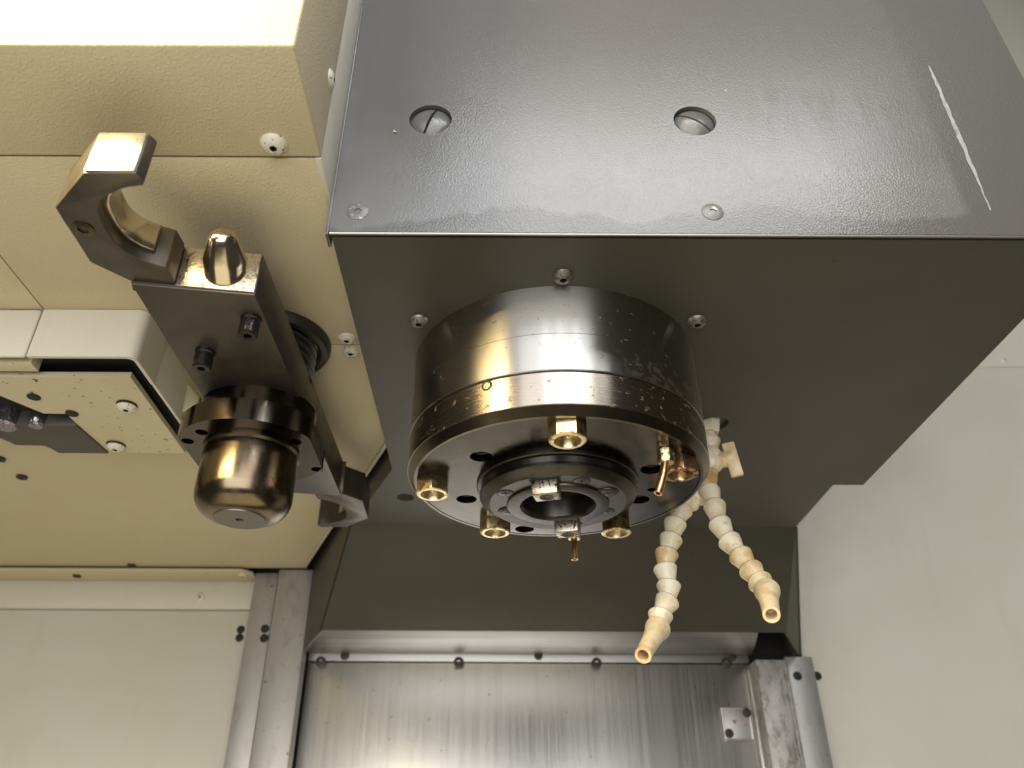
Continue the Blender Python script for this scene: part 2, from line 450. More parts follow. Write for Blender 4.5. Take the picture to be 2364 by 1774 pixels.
# right hand side of the enclosure
XR = at(1897, 1774, y=YW).x
obj('wall_panel', box(XR, 2.2, YW - .006, YW, -.6, .666, .001), MAT['cream_flat'], wall)
obj('wall_panel', box(XR - .2, 2.2, YW - .0064, YW, .6664, 1.9, .0004), MAT['cream_flat'], wall)
put('hole_plug', 'plug', at(1887, 1561, y=YW - .006), FRONT, wall)
put('screw', 'cream_small', at(2318, 833, y=YW - .006), FRONT, wall)
obj('wall_backing', box(-1.6, 2.2, YW + .004, YW + .01, -.6, 1.9, 0), MAT['black'], wall)

# ------------------------------------------------------------------ rails beside the column
def upright(name, u0, u1, vv, y, ztop, mat, label, depth, lip=True, zt2=None):
    a, b = at(u0, vv, y=y).x, at(u1, vv, y=y).x
    t = thing(name, ((a + b) / 2, y, -.6), label, 'rail')
    obj('face', box(a, b, y, y + depth, -.6, ztop, .0012), mat, t)
    return t, a, b
YR = .990
lt, la, lb = upright('guide_rail', 575, 664, 1774, YR, .3235, MAT['galv2'], 'grey galvanised upright rail left of the stainless sheet', .022)
obj('flange', box(xl + .001, la - .0030, YR + .012, YR + .016, -.6, .3225, .0006), MAT['galv2'], lt)
obj('rail_gap', box(la - .0034, la - .0002, YR + .0105, YR + .0118, -.6, .3225, 0), MAT['black'], lt)
put('bolt', 'plug', at(612, 1452, y=YR + .012), FRONT, lt)
put('bolt', 'plug', at(610, 1474, y=YR + .012), FRONT, lt)
rt, ra, rb = upright('guide_rail', 1784, 1862, 1774, YR, .2150, MAT['galv'], 'rusty mottled upright rail right of the stainless sheet', .030)
obj('flange', box(rb + .0015, XR - .0005, YR + .012, YR + .016, -.6, .221, .0006), MAT['galv2'], rt)
obj('lip', box(rb - .006, rb - .0042, YR - .004, YR + .004, -.6, .2140, .0004), MAT['galv'], rt)
put('bolt', 'plug', at(1841, 1561, y=YR + .012), FRONT, rt)

# ------------------------------------------------------------------ stainless way cover
YS = 1.020
wc = thing('way_cover', (.03, YS, -.6), 'brushed stainless way cover sheet below the dark rear cover', 'way cover')
sx0, sx1 = lb + .0015, at(1769, 1774, y=YS).x
zt = at(1150, 1532, y=YS).z
obj('sheet', box(sx0, sx1, YS, YS + .003, -.6, zt, .0006), MAT['steel'], wc)
obj('folded_edge', box(sx1 - .0055, sx1 - .0010, YS - .006, YS - .0006, -.6, at(1735, 1548, y=YS).z, .001), MAT['steel'], wc)
obj('top_strip', box(sx0, sx1 - .002, YS - .0035, YS + .002, zt + .0012, zt + .03, .0005), MAT['lip'], wc)
obj('rail_gap', box(sx1 + .0002, ra + .004, YS + .004, YS + .008, -.6, zt + .03, 0), MAT['black'], wc)
for u, v in ((741, 1529), (1059, 1530), (1377, 1532), (1676, 1531)):
    put('bolt', 'dark_bolt', at(u, v, y=YS - .001), FRONT, wc, random.random())
for u, v in ((796, 1515), (1243, 1515), (1690, 1517)):
    put('bolt', 'dark_small', at(u, v, y=YS - .0035), FRONT, wc, random.random())
c0 = at(1700, 1671, y=YS - .003)
cpl = thing('cover_plate', c0, 'small square metal plate with two bolts and red marks on stainless sheet', 'plate')
quad = [at(u, v, y=YS - .003) for u, v in ((1663, 1632), (1731, 1632), (1741, 1709), (1674, 1711))]
obj('plate', prism(quad, (0, .0025, 0), .0006), MAT['galv2'], cpl)
for k in range(4):
    p, q = quad[k], quad[(k + 1) % 4]
    obj('raised_rim', tube([p + (quad[(k + 2) % 4] - p) * .03, q + (quad[(k + 3) % 4] - q) * .03], .0011, 8), MAT['steel'], cpl)
for u, v in ((1724, 1646), (1683, 1694)): put('bolt', 'dark_small', at(u, v, y=YS - .003), FRONT, cpl)
tri = [at(u, v, y=YS - .0032) for u, v in ((1690, 1663), (1702, 1663), (1696, 1673))]
obj('red_mark', prism(tri, (0, -.0002, 0), 0), MAT['red'], cpl)
tri = [at(u, v, y=YS - .0032) for u, v in ((1719, 1673), (1724, 1671), (1722, 1681))]
obj('red_mark', prism(tri, (0, -.0002, 0), 0), MAT['red'], cpl)

# ================================================================== SPINDLE HEAD
H, YF = 0.300, 0.3303
XL, XRH, YB = -0.0945, 0.3366, 0.6666
SC = Vector((0.0389, 0.4745, 0))            # spindle axis
hd = thing('spindle_head', (SC.x, SC.y, H), 'grey spindle head box with large round steel spindle hanging below it', 'spindle head')
body = obj('housing', prism(zp([(XL + .003, YF + .006), (XRH - .002, YF + .006), (XRH - .002, YB - .002), (.3075, YB - .002), (.3075, .7720), (-.1515, .7720), (XL + .003, .640)], H + .004), (0, 0, .7), .001), MAT['grey'], hd)
# front panel with two recessed plugs
pl = [at(994, 276, y=YF), at(1604, 279, y=YF)]
outer = [(XL, YF, H), (XRH, YF, H), (XRH, YF, 1.0), (XL, YF, 1.0)]
fp = obj('front_panel', holed(outer, [ring_pts(p, .0131, 'y', 36) for p in pl], (0, .003, 0)), MAT['grey'], hd, angle=20)
obj('panel_edge', tube([(XL + .0003, YF + .0012, H), (XRH, YF + .0012, H)], .0007, 8), MAT['screw_s'], fp)
obj('side_edge', box(XL - .0022, XL - .0003, YF + .0006, YF + .012, H - .001, 1.0, .0005), MAT['grey'], hd)
def plug_mesh(sl):
    prof = [(.0124, -.004), (.0124, .0002), (.0112, .0016), (.009, .0027), (.006, .0036), (.003, .0041), (0, .0043)]
    out = bmesh.new()
    for s in (-1, 1):
        bm = lathe(prof, 36)
        bm.faces.new([v for v in bm.verts if abs(v.co.z + .004) < 1e-6])
        g = bmesh.ops.bisect_plane(bm, geom=bm.verts[:] + bm.edges[:] + bm.faces[:], plane_co=(s * .00085, 0, 0), plane_no=(-s, 0, 0), clear_outer=True)
        ce = [e for e in g['geom_cut'] if isinstance(e, bmesh.types.BMEdge)]
        bmesh.ops.edgenet_fill(bm, edges=ce)
        me = bpy.data.meshes.new('tmp'); bm.to_mesh(me); bm.free(); out.from_mesh(me); bpy.data.meshes.remove(me)
    for r_ in [(.0123, -.0036)]:
        vs = [out.verts.new(p) for p in ring_pts((0, 0, -.0012), .0118, 'z', 24)]
        out.faces.new(vs)
    return out
pm = to_mesh('slotted_plug', plug_mesh(1), MAT['grey'], 30)
for p, a in zip(pl, (-18, 55)):
    w = obj('hole_liner', prism(ring_pts((p.x, p.y + .0032, p.z), .0145, 'y', 30), (0, .0002, 0), 0), MAT['black'], fp)
    obj('slotted_plug', pm, None, fp, frame((p.x, YF + .0036, p.z), FRONT, R(a)))
for u, v in ((826, 489), (1645, 490)): put('screw', 'flat_g', at(u, v, y=YF), FRONT, fp, .2)
# scratch and paint chips
a, b = at(2145, 152, y=YF - .0002), at(2287, 486, y=YF - .0002)
bm = bmesh.new(); n = 34; rows = []
for i in range(n + 1):
    t = i / n; p = a.lerp(b, t); w = (.0004 + .0011 * math.sin(math.pi * min(1, t * 1.15)) ** .6 if t < .93 else .0005) * random.uniform(.65, 1.2)
    p = p + Vector((random.uniform(-.0003, .0003), 0, 0))
    rows.append((bm.verts.new(p + Vector((-w, 0, 0))), bm.verts.new(p + Vector((w, 0, 0)))))
for r0, r1 in zip(rows[:-1], rows[1:]): bm.faces.new((r0[0], r0[1], r1[1], r1[0]))
obj('scratch_mark', bm, MAT['scratch'], fp)
p = at(906, 306, y=YF - .0004)
obj('brass_chip', prism([p, p + Vector((.0026, 0, -.0004)), p + Vector((.0012, 0, .0016))], (0, -.0006, 0), 0), MAT['zinc'], fp)

bp_out = zp([(XL + .001, YF + .0046), (XRH - .001, YF + .0046), (XRH - .001, YB), (.308, YB), (.308, .7726), (-.151, .7726), (XL + .001, .638)], H)
hose_c = at(1648, 979, z=H)
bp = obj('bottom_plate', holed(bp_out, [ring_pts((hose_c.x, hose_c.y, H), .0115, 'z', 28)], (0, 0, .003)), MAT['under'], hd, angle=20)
for u, v in ((1300, 638), (967, 741), (1609, 742)): put('screw', 'head_btn', at(u, v, z=H), DOWN, bp, random.random())
obj('hole_plug', lathe([(.0082, -.0002), (.0082, .0003), (0, .0004)], 28), MAT['black'], bp, frame(at(936, 1149, z=H), DOWN))
obj('port_liner', prism(ring_pts((hose_c.x, hose_c.y, H + .0145), .016, 'z', 24), (0, 0, .001), 0), MAT['steel'], bp)

# rear cover behind the head: sloping plate with two flaring flanks
RT0, RT1 = Vector((-.151, .7726, H)), Vector((.308, .7726, H))
RB0 = at(741, 1456, y=.90); RB1 = at(1814, 1459, y=.90); RB1.z = RB0.z
FL1 = Vector((-.2467, 1.0165, RB0.z)); FR1 = Vector((.378, 1.0165, RB0.z))
FL0 = Vector((-.2439, 1.0165, .45)); FR0 = Vector((.356, 1.0165, .45))
def slab(pts, th, mat, name, parent, bev=.0006):
    pts = [Vector(p) for p in pts]
    n_ = (pts[1] - pts[0]).cross(pts[2] - pts[0]).normalized()
    c = sum(pts, Vector()) / len(pts)
    if n_.dot(-c) > 0: n_ = -n_
    return obj(name, prism(pts, n_ * th, bev), mat, parent)
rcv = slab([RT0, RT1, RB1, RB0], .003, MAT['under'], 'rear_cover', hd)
obj('edge_seam', tube([RT0 + Vector((-.0006, -.0002, 0)), RB0 + Vector((-.0006, -.0002, 0))], .0009, 8), MAT['black'], rcv)
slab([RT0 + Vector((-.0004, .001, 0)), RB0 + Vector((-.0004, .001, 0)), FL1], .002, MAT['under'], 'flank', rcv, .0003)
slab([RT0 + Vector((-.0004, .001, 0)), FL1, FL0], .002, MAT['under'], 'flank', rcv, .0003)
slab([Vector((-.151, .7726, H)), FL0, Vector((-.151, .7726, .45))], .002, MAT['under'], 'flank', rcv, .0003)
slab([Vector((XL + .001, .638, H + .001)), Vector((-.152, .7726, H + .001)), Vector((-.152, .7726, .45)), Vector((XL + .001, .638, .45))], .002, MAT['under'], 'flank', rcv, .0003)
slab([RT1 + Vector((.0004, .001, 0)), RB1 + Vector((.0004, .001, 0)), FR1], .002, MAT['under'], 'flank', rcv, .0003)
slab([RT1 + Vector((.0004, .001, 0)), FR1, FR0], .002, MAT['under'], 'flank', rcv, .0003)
obj('wiper_lip', prism([RB0 + Vector((.001, .002, .0005)), RB1 + Vector((-.03, .002, .0005)), (.318, 1.0145, RB0.z + .0005), FL1 + Vector((.002, -.002, .0005))], (0, 0, .003), .0006), MAT['lip'], rcv)

# spindle housing rings
RC, RB, ZB, ZCH = .0978, .0932, .2122, .2173
T = Matrix.Translation(SC)
s1 = obj('spindle_housing', lathe([(0, .305), (RC - .0006, .305), (RC - .0006, .2655), (RC - .0012, .2650), (RC, .2645), (RC, .2402), (RC - .0005, .2396), (RC - .004, .2394), (RC - .004, .2386), (0, .2386)], 128), MAT['turned'], hd, T, angle=25)
low = obj('spindle_flange', lathe([(RC - .006, .2392), (RC - .0006, .2386), (RC, .2380), (RC, ZCH + .0004), (RC - .0003, ZCH), (RC - .006, ZCH), (RC - .006, .2392)], 128), MAT['turned_low'], hd, T, angle=25)
obj('chamfer_ring', lathe([(RC - .0012, ZCH + .0012), (RC - .0005, ZCH - .0001), (RB + .0004, ZB + .0005), (RB, ZB), (RB - .002, ZB), (RB - .002, ZCH + .0012), (RC - .0012, ZCH + .0012)], 128), MAT['chamfer'], low, T, angle=25)
set_p = at(1127, 894, y=SC.y - RC * .87)
nrm = Vector((set_p.x - SC.x, set_p.y - SC.y, 0)).normalized()
sp_ = Vector((SC.x, SC.y, 0)) + nrm * RC; sp_.z = set_p.z
obj('grub_screw', lathe([(.0034, -.002), (.0034, .00025), (.0027, .0004), (.0022, .0002), (.0018, -.001), (0, -.001)], 20, hexes=(4,)), MAT['bolt'], low, frame(sp_, nrm))
hp = [at(u, v, z=ZB) for u, v in ((1111, 1055), (1077, 1153), (1211, 1222), (1504, 1084), (1475, 1154))]
hs = [at(u, v, z=ZB) for u, v in ((1282, 1029), (1505, 1131), (1528, 1115))]
face = obj('flange_face', holed(ring_pts((SC.x, SC.y, ZB + .0003), RB - .0025, 'z', 96), [ring_pts(p, .0070, 'z', 28) for p in hp] + [ring_pts(p, .0030, 'z', 16) for p in hs], (0, 0, .006)), MAT['face'], hd, angle=20)
obj('bore_floor', prism(ring_pts((SC.x, SC.y, ZB + .0066), RB - .003, 'z', 48), (0, 0, .002), 0), MAT['black'], hd)
obj('seal_ring', lathe([(RB - .0021, ZB + .004), (RB - .0021, ZB + .0012), (RB - .0026, ZB + .0012), (RB - .0026, ZB + .004)], 96), MAT['black'], hd, T)
for p in hp: put('bolt', 'socket', p + Vector((0, 0, .0064)), DOWN, face, random.random())
# hexagonal coolant nozzles
def nozzle_mesh(mat):
    h, r = .0094, .0110
    p = [(r * .97, -.001), (r, 0), (r, h * .86), (r * .96, h * .95), (r * .88, h), (r * .70, h), (r * .60, h * .72), (r * .38, h * .40), (r * .30, h * .46), (r * .16, h * .70), (r * .10, h * .66), (0, h * .3)]
    return to_mesh('hex_nozzle', lathe(p, 48, hexes=(0, 1, 2)), mat, 28)
nzm, nzr = nozzle_mesh(MAT['zinc']), nozzle_mesh(MAT['zinc_rust'])
for i, (u, v, s) in enumerate(((1312, 1008, 8), (991, 1140, 30), (1143, 1229, 2), (1423, 1230, 38), (1580, 1093, 30))):
    p = at(u, v, z=ZB - .0085); p.z = ZB
    d = Vector((p.x - SC.x, p.y - SC.y, 0))
    if d.length > .0808: p = Vector((SC.x, SC.y, ZB)) + d * (.0808 / d.length)
    obj('hex_nozzle', nzr if i == 4 else nzm, None, face, frame(p, DOWN, R(s)))
# copper coolant pipes with compression nuts
def pipe(base, end, bend):
    nut = lathe([(.0046, 0), (.0052, .0004), (.0052, .003), (.0044, .0036), (.0048, .004), (.0052, .0044), (.0052, .0075), (.0042, .0085), (.003, .0085), (0, .0085)], 24, hexes=(1, 2, 5, 6))
    f = obj('compression_nut', nut, MAT['zinc'], face, frame(base, DOWN, .3))
    pts = [base.lerp(end, t) + Vector(bend) * math.sin(math.pi * t) for t in (0, .1, .2, .35, .5, .65, .8, .92, 1)]
    pts[0] = base; pts[1] = base + Vector((0, 0, -.006))
    obj('copper_pipe', tube(pts, .0024, 16, .0016), MAT['copper'], f)
b0 = at(1536, 1040, z=ZB)
e = at(1519, 1140, y=b0.y - .002)
pipe(b0, e, (.0012, 0, 0))
b0 = Vector((.0560, .5505, ZB)); e = at(1327, 1293, y=.5505)
pipe(b0, e, (0, 0, 0))

# spindle nose with drive keys
ZN = .1990
ns = obj('spindle_nose', lathe([(.0525, ZB + .003), (.0525, .2105), (.0518, .2098), (.0495, .2096), (.0490, .2060), (.0500, .2056), (.0506, .2050), (.0506, .2036), (.0500, .2028), (.0445, ZN + .0003), (.0438, ZN), (.0330, ZN), (.0327, ZN - .0012), (.0316, ZN - .0016), (.0245, ZN - .0016), (.0230, ZN), (.0222, ZN + .002), (.0150, ZN + .05), (0, ZN + .05)], 96), MAT['nose'], hd, T, angle=22)
kd = Vector((-.0082, -.0290, 0)).normalized()
ksp = math.atan2(kd.y, kd.x)
key_me = to_mesh('drive_key', box(-.0062, .0062, -.0080, .0080, 0, .0095, .0012), MAT['key'], 30)
khole = to_mesh('key_screw', lathe([(.0044, -.0001), (.0044, .00015), (.0026, .0003), (.0023, .00005), (0, .0001)], 20, hexes=(3,)), MAT['bolt'], 30)
kslot = to_mesh('key_slot', box(-.0085, .0075, -.0092, .0092, -.001, .0003, .0003), MAT['black'], 30)
for s in (1, -1):
    p = Vector((SC.x, SC.y, ZN)) + kd * (.0345 if s > 0 else -.0305)
    mrot = Matrix.Translation(p) @ Matrix.Rotation(ksp + (0 if s > 0 else math.pi), 4, 'Z') @ Matrix.Rotation(math.pi, 4, 'X')
    obj('key_slot', kslot, None, ns, mrot)
    obj('drive_key', key_me, None, ns, mrot)
    obj('key_screw', khole, None, ns, mrot @ Matrix.Translation((0, 0, .0095)))
scr = bmesh.new()
lathe([(.0050, -.0005), (.0050, .00015), (.0047, .00025), (0, .00025)], 24, bm=scr)
scr_me = to_mesh('screw', scr, MAT['nose'], 30)
ringm = to_mesh('screw_gap', lathe([(.0056, -.0004), (.0056, .00012), (.0050, .00012)], 24), MAT['black'], 30)
cross = bmesh.new()
for (ax, ay) in ((.0026, .0005), (.0005, .0026)):
    vs = [cross.verts.new((x * ax, y * ay, .00032)) for x, y in ((-1, -1), (1, -1), (1, 1), (-1, 1))]; cross.faces.new(vs)
cross_me = to_mesh('cross_recess', cross, MAT['black'], 30, False)
for u, v in ((1167, 1139), (1175, 1180), (1235, 1202), (1343, 1111), (1403, 1136), (1400, 1180)):
    p = at(u, v, z=ZN) - Vector((0, 0, .0007 if (u, v) in ((1175, 1180), (1403, 1136)) else 0)); f = frame(p, DOWN, random.random())
    o_ = obj('screw', scr_me, None, ns, f); obj('screw_gap', ringm, None, ns, f); obj('cross_recess', cross_me, None, ns, f)
# clamp pieces set into the nose face beside the bore
for u, v in ((1175, 1180), (1403, 1136)):
    p = at(u, v, z=ZN); d = Vector((p.x - SC.x, p.y - SC.y, 0)); rr_ = d.length; d.normalize(); t_ = Vector((-d.y, d.x, 0))
    for grow, zz, mt, nm in ((.0006, .00015, 'black', 'clamp_gap'), (0, .0007, 'nose', 'clamp_piece')):
        w_ = .0066 + grow; pts = []
        for k in range(13):
            a_ = math.pi * (k / 12) - math.pi / 2
            pts.append(Vector((SC.x, SC.y, ZN)) + d * (rr_ + w_ * math.cos(a_)) + t_ * (w_ * math.sin(a_)))
        pts += [Vector((SC.x, SC.y, ZN)) + d * (.0236 - grow) + t_ * w_ * .9, Vector((SC.x, SC.y, ZN)) + d * (.0236 - grow) - t_ * w_ * .9]
        obj(nm, prism([q + Vector((0, 0, .001)) for q in pts], (0, 0, -.001 - zz), 0 if grow else .0002), MAT[mt], ns)

# ================================================================== COOLANT HOSE
hose = thing('coolant_hose', hose_c, 'segmented white plastic coolant hose splitting into two hanging branches', 'hose')
seg_prof = [(.0038, -.0004), (.0064, .0002), (.0077, .0012), (.0081, .0022), (.0078, .0032), (.0050, .0116), (.0045, .0124), (.0040, .0136), (.0, .0138)]
seg_mesh = {k: to_mesh('hose_segment', lathe(seg_prof, 28), MAT[k], 38) for k in ('plastic', 'plastic_y')}
def Z7(x, y): return (1450 + x / 2.372, 900 + y / 2.372)
def chain(pts, ys, mats):
    P = []
    for k, (x, y) in enumerate(pts):
        t = k / (len(pts) - 1); u, v = Z7(x, y)
        P.append(at(u, v, y=ys[0] + (ys[1] - ys[0]) * t))
    for k in range(len(P) - 1):
        d = P[k + 1] - P[k]
        sc = 1.0
        L = d.length
        m_ = frame(P[k], d, k * .7) @ Matrix.Diagonal((sc, sc, L / .0122, 1))
        obj('hose_segment', seg_mesh[mats[k % len(mats)]], None, hose, m_)
    return P
Pl = chain([(392, 575), (345, 606), (300, 645), (262, 718), (240, 805), (214, 885), (199, 965), (222, 1060), (222, 1145), (180, 1222), (166, 1300)], (.548, .512), ('plastic', 'plastic', 'plastic', 'plastic', 'plastic', 'plastic_y', 'plastic', 'plastic', 'plastic', 'plastic'))
Pr = chain([(440, 545), (470, 622), (494, 720), (545, 815), (606, 896), (664, 975), (716, 1046), (760, 1096)], (.540, .490), ('plastic', 'plastic', 'plastic', 'plastic', 'plastic_y', 'plastic_y', 'plastic_y'))
def tip(p0, end, r0):
    L = (end - p0).length
    prof = [(.0030, -.001), (.0064, .0), (.0080, .0020), (.0080, .0036), (.0070, .0058), (.0056, L * .50), (.0050, L * .85), (.0049, L), (.0033, L), (.0031, L - .012), (0, L - .013)]
    return obj('hose_nozzle', lathe(prof, 32), MAT['plastic_tip'], hose, frame(p0, end - p0), angle=38)
u, v = Z7(82, 1455); tip(Pl[-1], at(u, v, y=.476), .008)
u, v = Z7(785, 1232); tip(Pr[-1], at(u, v, y=.452), .008)
# upper fitting, valve with tab handle, splitter
def pz(x, y, yy): u, v = Z7(x, y); return at(u, v, y=yy)
hx = hose_c.copy()
top = Vector((hx.x - .0015, hx.y - .001, H + .012))
q1 = pz(446, 238, .550); q2 = pz(452, 340, .550); q3 = pz(452, 440, .549); q4 = pz(415, 560, .548)
obj('hose_nut', lathe([(.0075, 0), (.0080, .001), (.0080, (q1 - top).length - .001), (.0072, (q1 - top).length), (0, (q1 - top).length)], 36, hexes=(0, 1, 2, 3)), MAT['plastic'], hose, frame(top, q1 - top))
L = (q2 - q1).length
obj('hose_cone', lathe([(.0042, -.001), (.0045, L * .1), (.0078, L * .35), (.0080, L * .48), (.0055, L * .9), (.0052, L * 1.1), (0, L * 1.1)], 32), MAT['plastic'], hose, frame(q1, q2 - q1), angle=38)
L = (q3 - q2).length
vb = obj('valve_body', lathe([(.0052, -.004), (.0088, L * .12), (.0092, L * .5), (.0088, L * .85), (.0060, L * 1.05), (0, L * 1.05)], 32), MAT['plastic'], hose, frame(q2, q3 - q2), angle=38)
vc = (q2 + q3) / 2
obj('valve_stem', tube([vc, vc + Vector((.0155, -.006, -.001))], .0062, 20), MAT['plastic_y'], vb)
hc = vc + Vector((.0145, -.008, -.0028))
hm = Matrix.Translation(hc) @ Matrix.Rotation(R(-7), 4, 'Y') @ Matrix.Rotation(R(-18), 4, 'Z')
obj('valve_handle', box(-.0047, .0047, -.0020, .0020, -.0140, .0140, .0009), MAT['plastic_y'], vb, hm)
L = (q4 - q3).length
obj('hose_cone', lathe([(.0056, -.002), (.0066, L * .2), (.0078, L * .7), (.0080, L * .9), (.006, L * 1.05), (0, L * 1.08)], 32), MAT['plastic_y'], hose, frame(q3, q4 - q3), angle=38)

# ================================================================== TOOL CHANGE ARM
HUB = Vector((-.1640, .4745, .2646))
ZG, ZA, TOPZ = .2668, .2646, .2935
arm = thing('tool_change_arm', HUB, 'dark steel tool change arm with domed hub and open jaws at both ends', 'tool arm')
def loc(p): return Vector((p.x - HUB.x, p.y - HUB.y, p.z))
def twice(name, bm_fn, mat, parent, angle=32):
    me = to_mesh(name, bm_fn(), mat, angle)
    out = []
    for s in (0, math.pi):
        out.append(obj(name, me, None, parent, Matrix.Translation((HUB.x, HUB.y, 0)) @ Matrix.Rotation(s, 4, 'Z')))
    return out
f0, f1 = loc(at(302, 657, z=ZA)), loc(at(588, 682, z=ZA))
half = [f0, f1]
poly = [f0, f1] + [Vector((-p.x, -p.y, p.z)) for p in (f0, f1)]
xw = (abs(f0.x) + abs(f1.x)) / 2
poly = [Vector((f0.x, f0.y, ZA)), Vector((f1.x, f1.y, ZA)), Vector((-f0.x, -f0.y, ZA)), Vector((-f1.x, -f1.y, ZA))]
obj('arm_body', prism(poly, (0, 0, TOPZ - ZA), .0007), MAT['oxide'], arm, Matrix.Translation((HUB.x, HUB.y, 0)))
gout = [(193, 400), (127, 480), (146, 510), (172, 549), (208, 606), (302, 650), (306, 672), (405, 680), (402, 647), (383, 617),
        (352, 609), (322, 599), (300, 588), (282, 576), (268, 565), (257, 553), (244, 533), (233, 512), (227, 494), (226, 480), (230, 467), (241, 455), (262, 446), (277, 438), (297, 433), (315, 431), (330, 429), (334, 418), (313, 400)]
gp = [loc(at(u, v, z=ZG)) for u, v in gout]
jaws = twice('jaw', lambda: prism(gp, (0, 0, .026), .0005), MAT['oxide'], arm)
inner = [loc(at(u, v, z=ZG)) for u, v in gout[10:22]]
def insert():
    c = sum(inner, Vector()) / len(inner) + Vector((.012, -.004, 0))
    a = [Vector((p.x, p.y, 0)) for p in inner]
    o = [p - (p - Vector((c.x, c.y, 0))).normalized() * .0036 for p in a]
    pts = a + o[::-1]
    return prism([(p.x, p.y, ZG + .0065) for p in pts], (0, 0, .0165), .0004)
ins_me = to_mesh('jaw_insert', insert(), MAT['pin'], 30)
for jo, s in zip(jaws, (0, math.pi)):
    obj('jaw_insert', ins_me, None, jo, Matrix.Translation((HUB.x, HUB.y, 0)) @ Matrix.Rotation(s, 4, 'Z'))
# pad added on the nearer jaw; lamp's white reflection put into pale steel
tipf = [loc(at(u, v, z=ZG)) for u, v in ((197, 401.5), (311, 401.5))]
fa, fb = tipf
yy = min(fa.y, fb.y) - .0007
obj('glint_pad', prism([(fa.x, fa.y - .0016, ZG + .0008), (fb.x, fb.y - .0016, ZG + .0008), (fb.x, fb.y - .0016, ZG + .0252), (fa.x, fa.y - .0016, ZG + .0252)], (0, .0022, 0), .0003), MAT['polished'], jaws[0], Matrix.Translation((HUB.x, HUB.y, 0)))
# bright end face of the arm and its locking plunger
g0, g1 = loc(at(404, 664, z=ZA)), loc(at(586, 680, z=ZA))
dv = (g1 - g0).normalized(); nv = Vector((dv.y, -dv.x, 0))
for s in (0, math.pi):
    mm = Matrix.Translation((HUB.x, HUB.y, 0)) @ Matrix.Rotation(s, 4, 'Z')
    pts = [Vector((g.x, g.y, 0)) + nv * .0009 + Vector((0, 0, zz)) for g, zz in ((g0, ZA + .001), (g1, ZA + .001), (g1, TOPZ - .001), (g0, TOPZ - .001))]
    obj('end_face', prism(pts, -nv * .0015, .0003), MAT['worn'], arm, mm)
    pc = (g0 + g1) / 2 + dv * .003 + Vector((0, 0, .0150))
    ax = nv + Vector((0, 0, .42))
    obj('plunger_pin', lathe([(.0116, -.003), (.0116, .006), (.0112, .0080), (.0084, .0172), (.0074, .0204), (.0056, .0228), (.0028, .0239), (0, .0241)], 36), MAT['pin'], arm, mm @ frame(pc, ax))
for (u, v), (u2, v2) in (((580, 735), (577, 771)), ((474, 812), (470, 846))):
    p = at(u, v, z=ZA)
    obj('set_screw', lathe([(.0060, -.001), (.0060, .002), (.0052, .0026), (.0052, .0040), (.0056, .0046), (.0056, .0115), (.0048, .0125), (.0026, .0125), (.0024, .0080), (0, .0078)], 28, hexes=(7, 8)), MAT['set'], arm, frame(p, DOWN))
    obj('bolt', lathe([(.0052, -.001), (.0052, .0006), (.0030, .0008), (.0028, -.001), (0, -.001)], 24, hexes=(2, 3)), MAT['hub'], arm, frame(at(193, 528, z=ZG), DOWN)) if u == 580 else None
# hub
TH = Matrix.Translation((HUB.x, HUB.y, 0))
obj('hub_boss', lathe([(.0385, ZA + .002), (.0385, .2505), (.037, .2490)], 64), MAT['hubf'], arm, TH)
fl = []
for i in range(72):
    t = 2 * math.pi * i / 72; r = .0480
    x, y = r * math.cos(t), r * math.sin(t)
    x = max(-.0425, min(.0425, x))
    fl.append((x, y, .2345))
fholes = [(-.0373, -.0170), (-.0243, -.0293), (.0181, -.0299), (.0326, -.0167), (.0385, .0250), (-.0340, .0240)]
def clampd(p):
    return p
flange = obj('hub_flange', holed(fl, [ring_pts((x, y, .2345), .0040, 'z', 20) for x, y in fholes], (0, 0, .0150)), MAT['hubf'], arm, TH, angle=24)
for x, y in fholes: obj('bolt', ME['socket'], None, flange, TH @ frame((x, y, .2400), DOWN) @ Matrix.Scale(.72, 4))
prof = [(.0318, .2360), (.0318, .2330), (.0305, .2315), (.0308, .2290)]
zb_, rr, rd = .1878, .0308, .0165
for i in range(0, 9):
    t = R(90 * i / 8)
    prof.append((rr - rd + rd * math.cos(t), zb_ + rd * .92 - rd * .92 * math.sin(t)))
dome = obj('hub_cap', lathe(prof, 72), MAT['hub'], arm, TH, angle=40)
obj('cap_disc', lathe([(rr - rd + .0025, zb_ + .001), (rr - rd + .0020, zb_ - .0006), (.0028, zb_ - .0006), (.0026, zb_ + .003), (0, zb_ + .003)], 48, hexes=(2, 3)), MAT['disc'], dome, TH)
# collar and bellows round the arm shaft, fixed to the ceiling
cl = thing('shaft_collar', (HUB.x, HUB.y, ZC), 'black rubber collar where the tool arm shaft enters the ceiling', 'collar')
obj('ring', lathe([(.0420, ZC + .001), (.0420, ZC - .004), (.0400, ZC - .0075), (.0360, ZC - .0080), (.0335, ZC - .0060), (.0330, ZC + .002)], 64), MAT['rubber'], cl, TH)
bl = [(.0270, ZC + .004)]
for k in range(5):
    zz = ZC - .004 - k * .0065
    bl += [(.0275, zz), (.0325, zz - .0026), (.0325, zz - .0038)]
bl += [(.0280, .2940)]
obj('bellows', lathe(bl, 56), MAT['rubber'], cl, TH, angle=50)

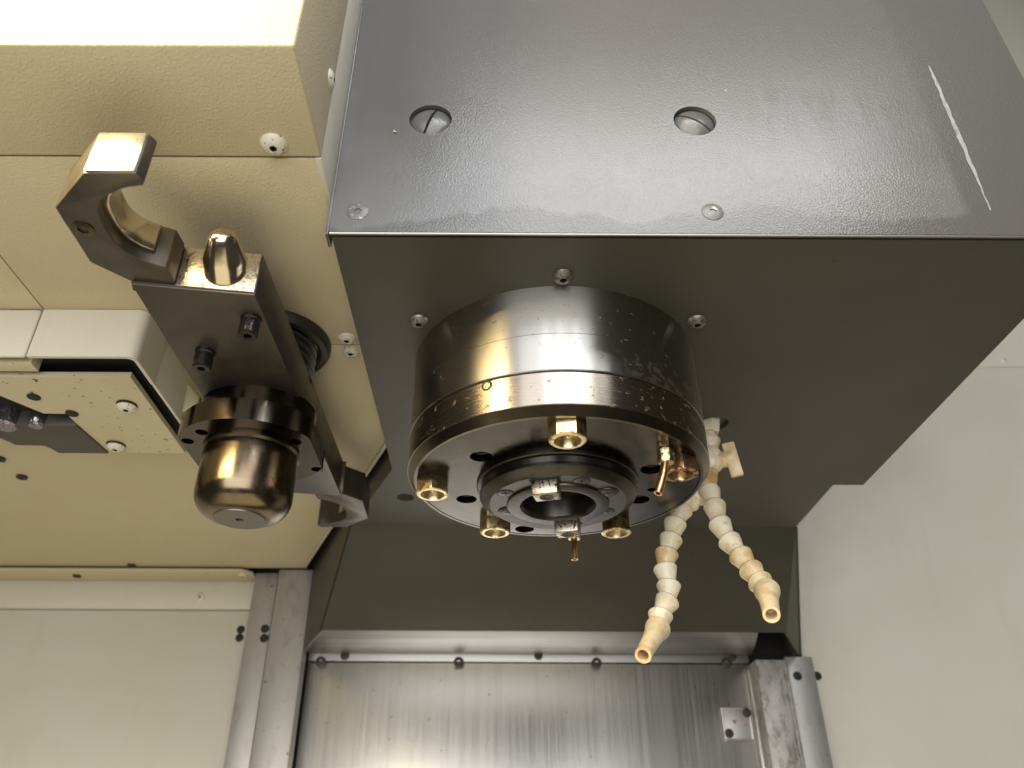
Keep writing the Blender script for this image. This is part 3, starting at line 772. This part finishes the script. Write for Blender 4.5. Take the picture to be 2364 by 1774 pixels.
# ================================================================== TOOL MAGAZINE COVER
YD, ZD, XD = .437, .2863, -.2402
mg = thing('tool_magazine_cover', (-.40, .50, ZD), 'cream box shaped cover hanging from the ceiling left of the tool arm', 'cover')
obj('front_panel', box(-1.2, SEAM - .0007, YD, YD + .003, ZD, ZC - .0003, .0014, 3), MAT['cream_cool'], mg)
bmf = box(SEAM + .0007, XD, YD, .4728 - .0006, ZD, ZC - .0003, 0)
for f in [f for f in bmf.faces if abs(f.normal.z) > .9]: bmf.faces.remove(f)
for f in [f for f in bmf.faces if f.normal.y > .9 or f.normal.x < -.9]: bmf.faces.remove(f)
es = [e for e in bmf.edges if len(e.link_faces) == 2]
bmesh.ops.bevel(bmf, geom=es, offset=.007, segments=6, profile=.5, affect='EDGES')
bmesh.ops.solidify(bmf, geom=bmf.faces[:], thickness=.0025)
obj('corner_panel', bmf, MAT['cream_cool'], mg, angle=40)
obj('side_panel', box(XD - .003, XD - .0006, .4732, .577, ZD + .0008, ZC - .0003, .0006), MAT['cream_cool'], mg)
obj('inner_box', box(-1.2, XD - .006, YD + .008, .575, ZD + .012, ZC - .001, 0), MAT['black'], mg)
eo = [(0, 872), (301, 871), (428, 1047), (246, 1046), (154, 956), (101, 955), (0, 914)]
ep = [at(u, v, z=ZD + .0004) for u, v in eo]
ep[0].x = -.95; ep[-1].x = -.95; ep[-1].y = .455 + (ep[-1].y - .455)
ep[-1] = Vector((-.95, at(0, 880, z=ZD).y, ZD + .0004))
ep.insert(-1, at(0, 914, z=ZD + .0004))
pl_holes = [ring_pts(at(78, 917, z=ZD + .0004), .0048, 'z', 20)]
plate = obj('bottom_plate', holed(ep, pl_holes, (0, 0, .004)), MAT['cream_dirty'], mg, angle=20)
obj('bracket_strip', box(-.95, at(98, 872, z=ZD).x, YD + .010, YD + .021, ZD + .001, ZD + .02, .0006), MAT['cream_dirty'], mg)
for u, v in ((291, 937), (266, 1029)):
    p = at(u, v, z=ZD)
    obj('hole_rim', lathe([(.0074, -.0002), (.0074, .0004), (0, .0005)], 24), MAT['black'], plate, frame(p + Vector((.001, -.001, 0)), DOWN))
    put('screw', 'cream_big', p + Vector((0, .0015, .0002)), DOWN, plate)
for u, v in ((166, 955), (78, 917)): obj('hole_plug', lathe([(.0046, -.0002), (.0046, .0005), (0, .0006)], 20), MAT['black'], plate, frame(at(u, v, z=ZD), DOWN))
obj('stop_block', prism([at(u, v, y=.470) for u, v in ((432, 881), (462, 915), (458, 935), (418, 953))], (0, .012, 0), .0015, 3), MAT['olive'], mg)
# tool pot carrier seen through the cut-out
tp = thing('tool_pot_carrier', at(60, 1015, z=.29), 'dark grey plate and silver clips inside the magazine cover cut-out', 'tool pot')
go = [(-80, 985), (170, 984), (250, 1048), (135, 1046), (101, 1030), (38, 1029), (-40, 975)]
go = [(-120, 986), (185, 983), (252, 1049), (135, 1047), (118, 1037), (101, 1030), (38, 1029), (0, 1000), (-120, 960)][:8] + [(-60, 990)]
obj('carrier_plate', prism([at(u, v, z=.2850) for u, v in ((-60, 984), (175, 983), (250, 1048), (135, 1047), (118, 1037), (101, 1030), (38, 1029), (-60, 986))], (0, 0, .022), .0006), MAT['bracket'], tp)
for (uu, vv, r_, hh) in ((16, 992, .0095, .03), (88, 990, .0062, .018)):
    p = at(uu, vv, z=.2846)
    obj('silver_clip', lathe([(0, 0), (r_ * .8, .0002), (r_, .002), (r_ * 1.05, hh * .5), (r_ * .9, hh), (0, hh)], 24), MAT['foil'], tp, Matrix.Translation(p + Vector((0, -.004, -.0005))))
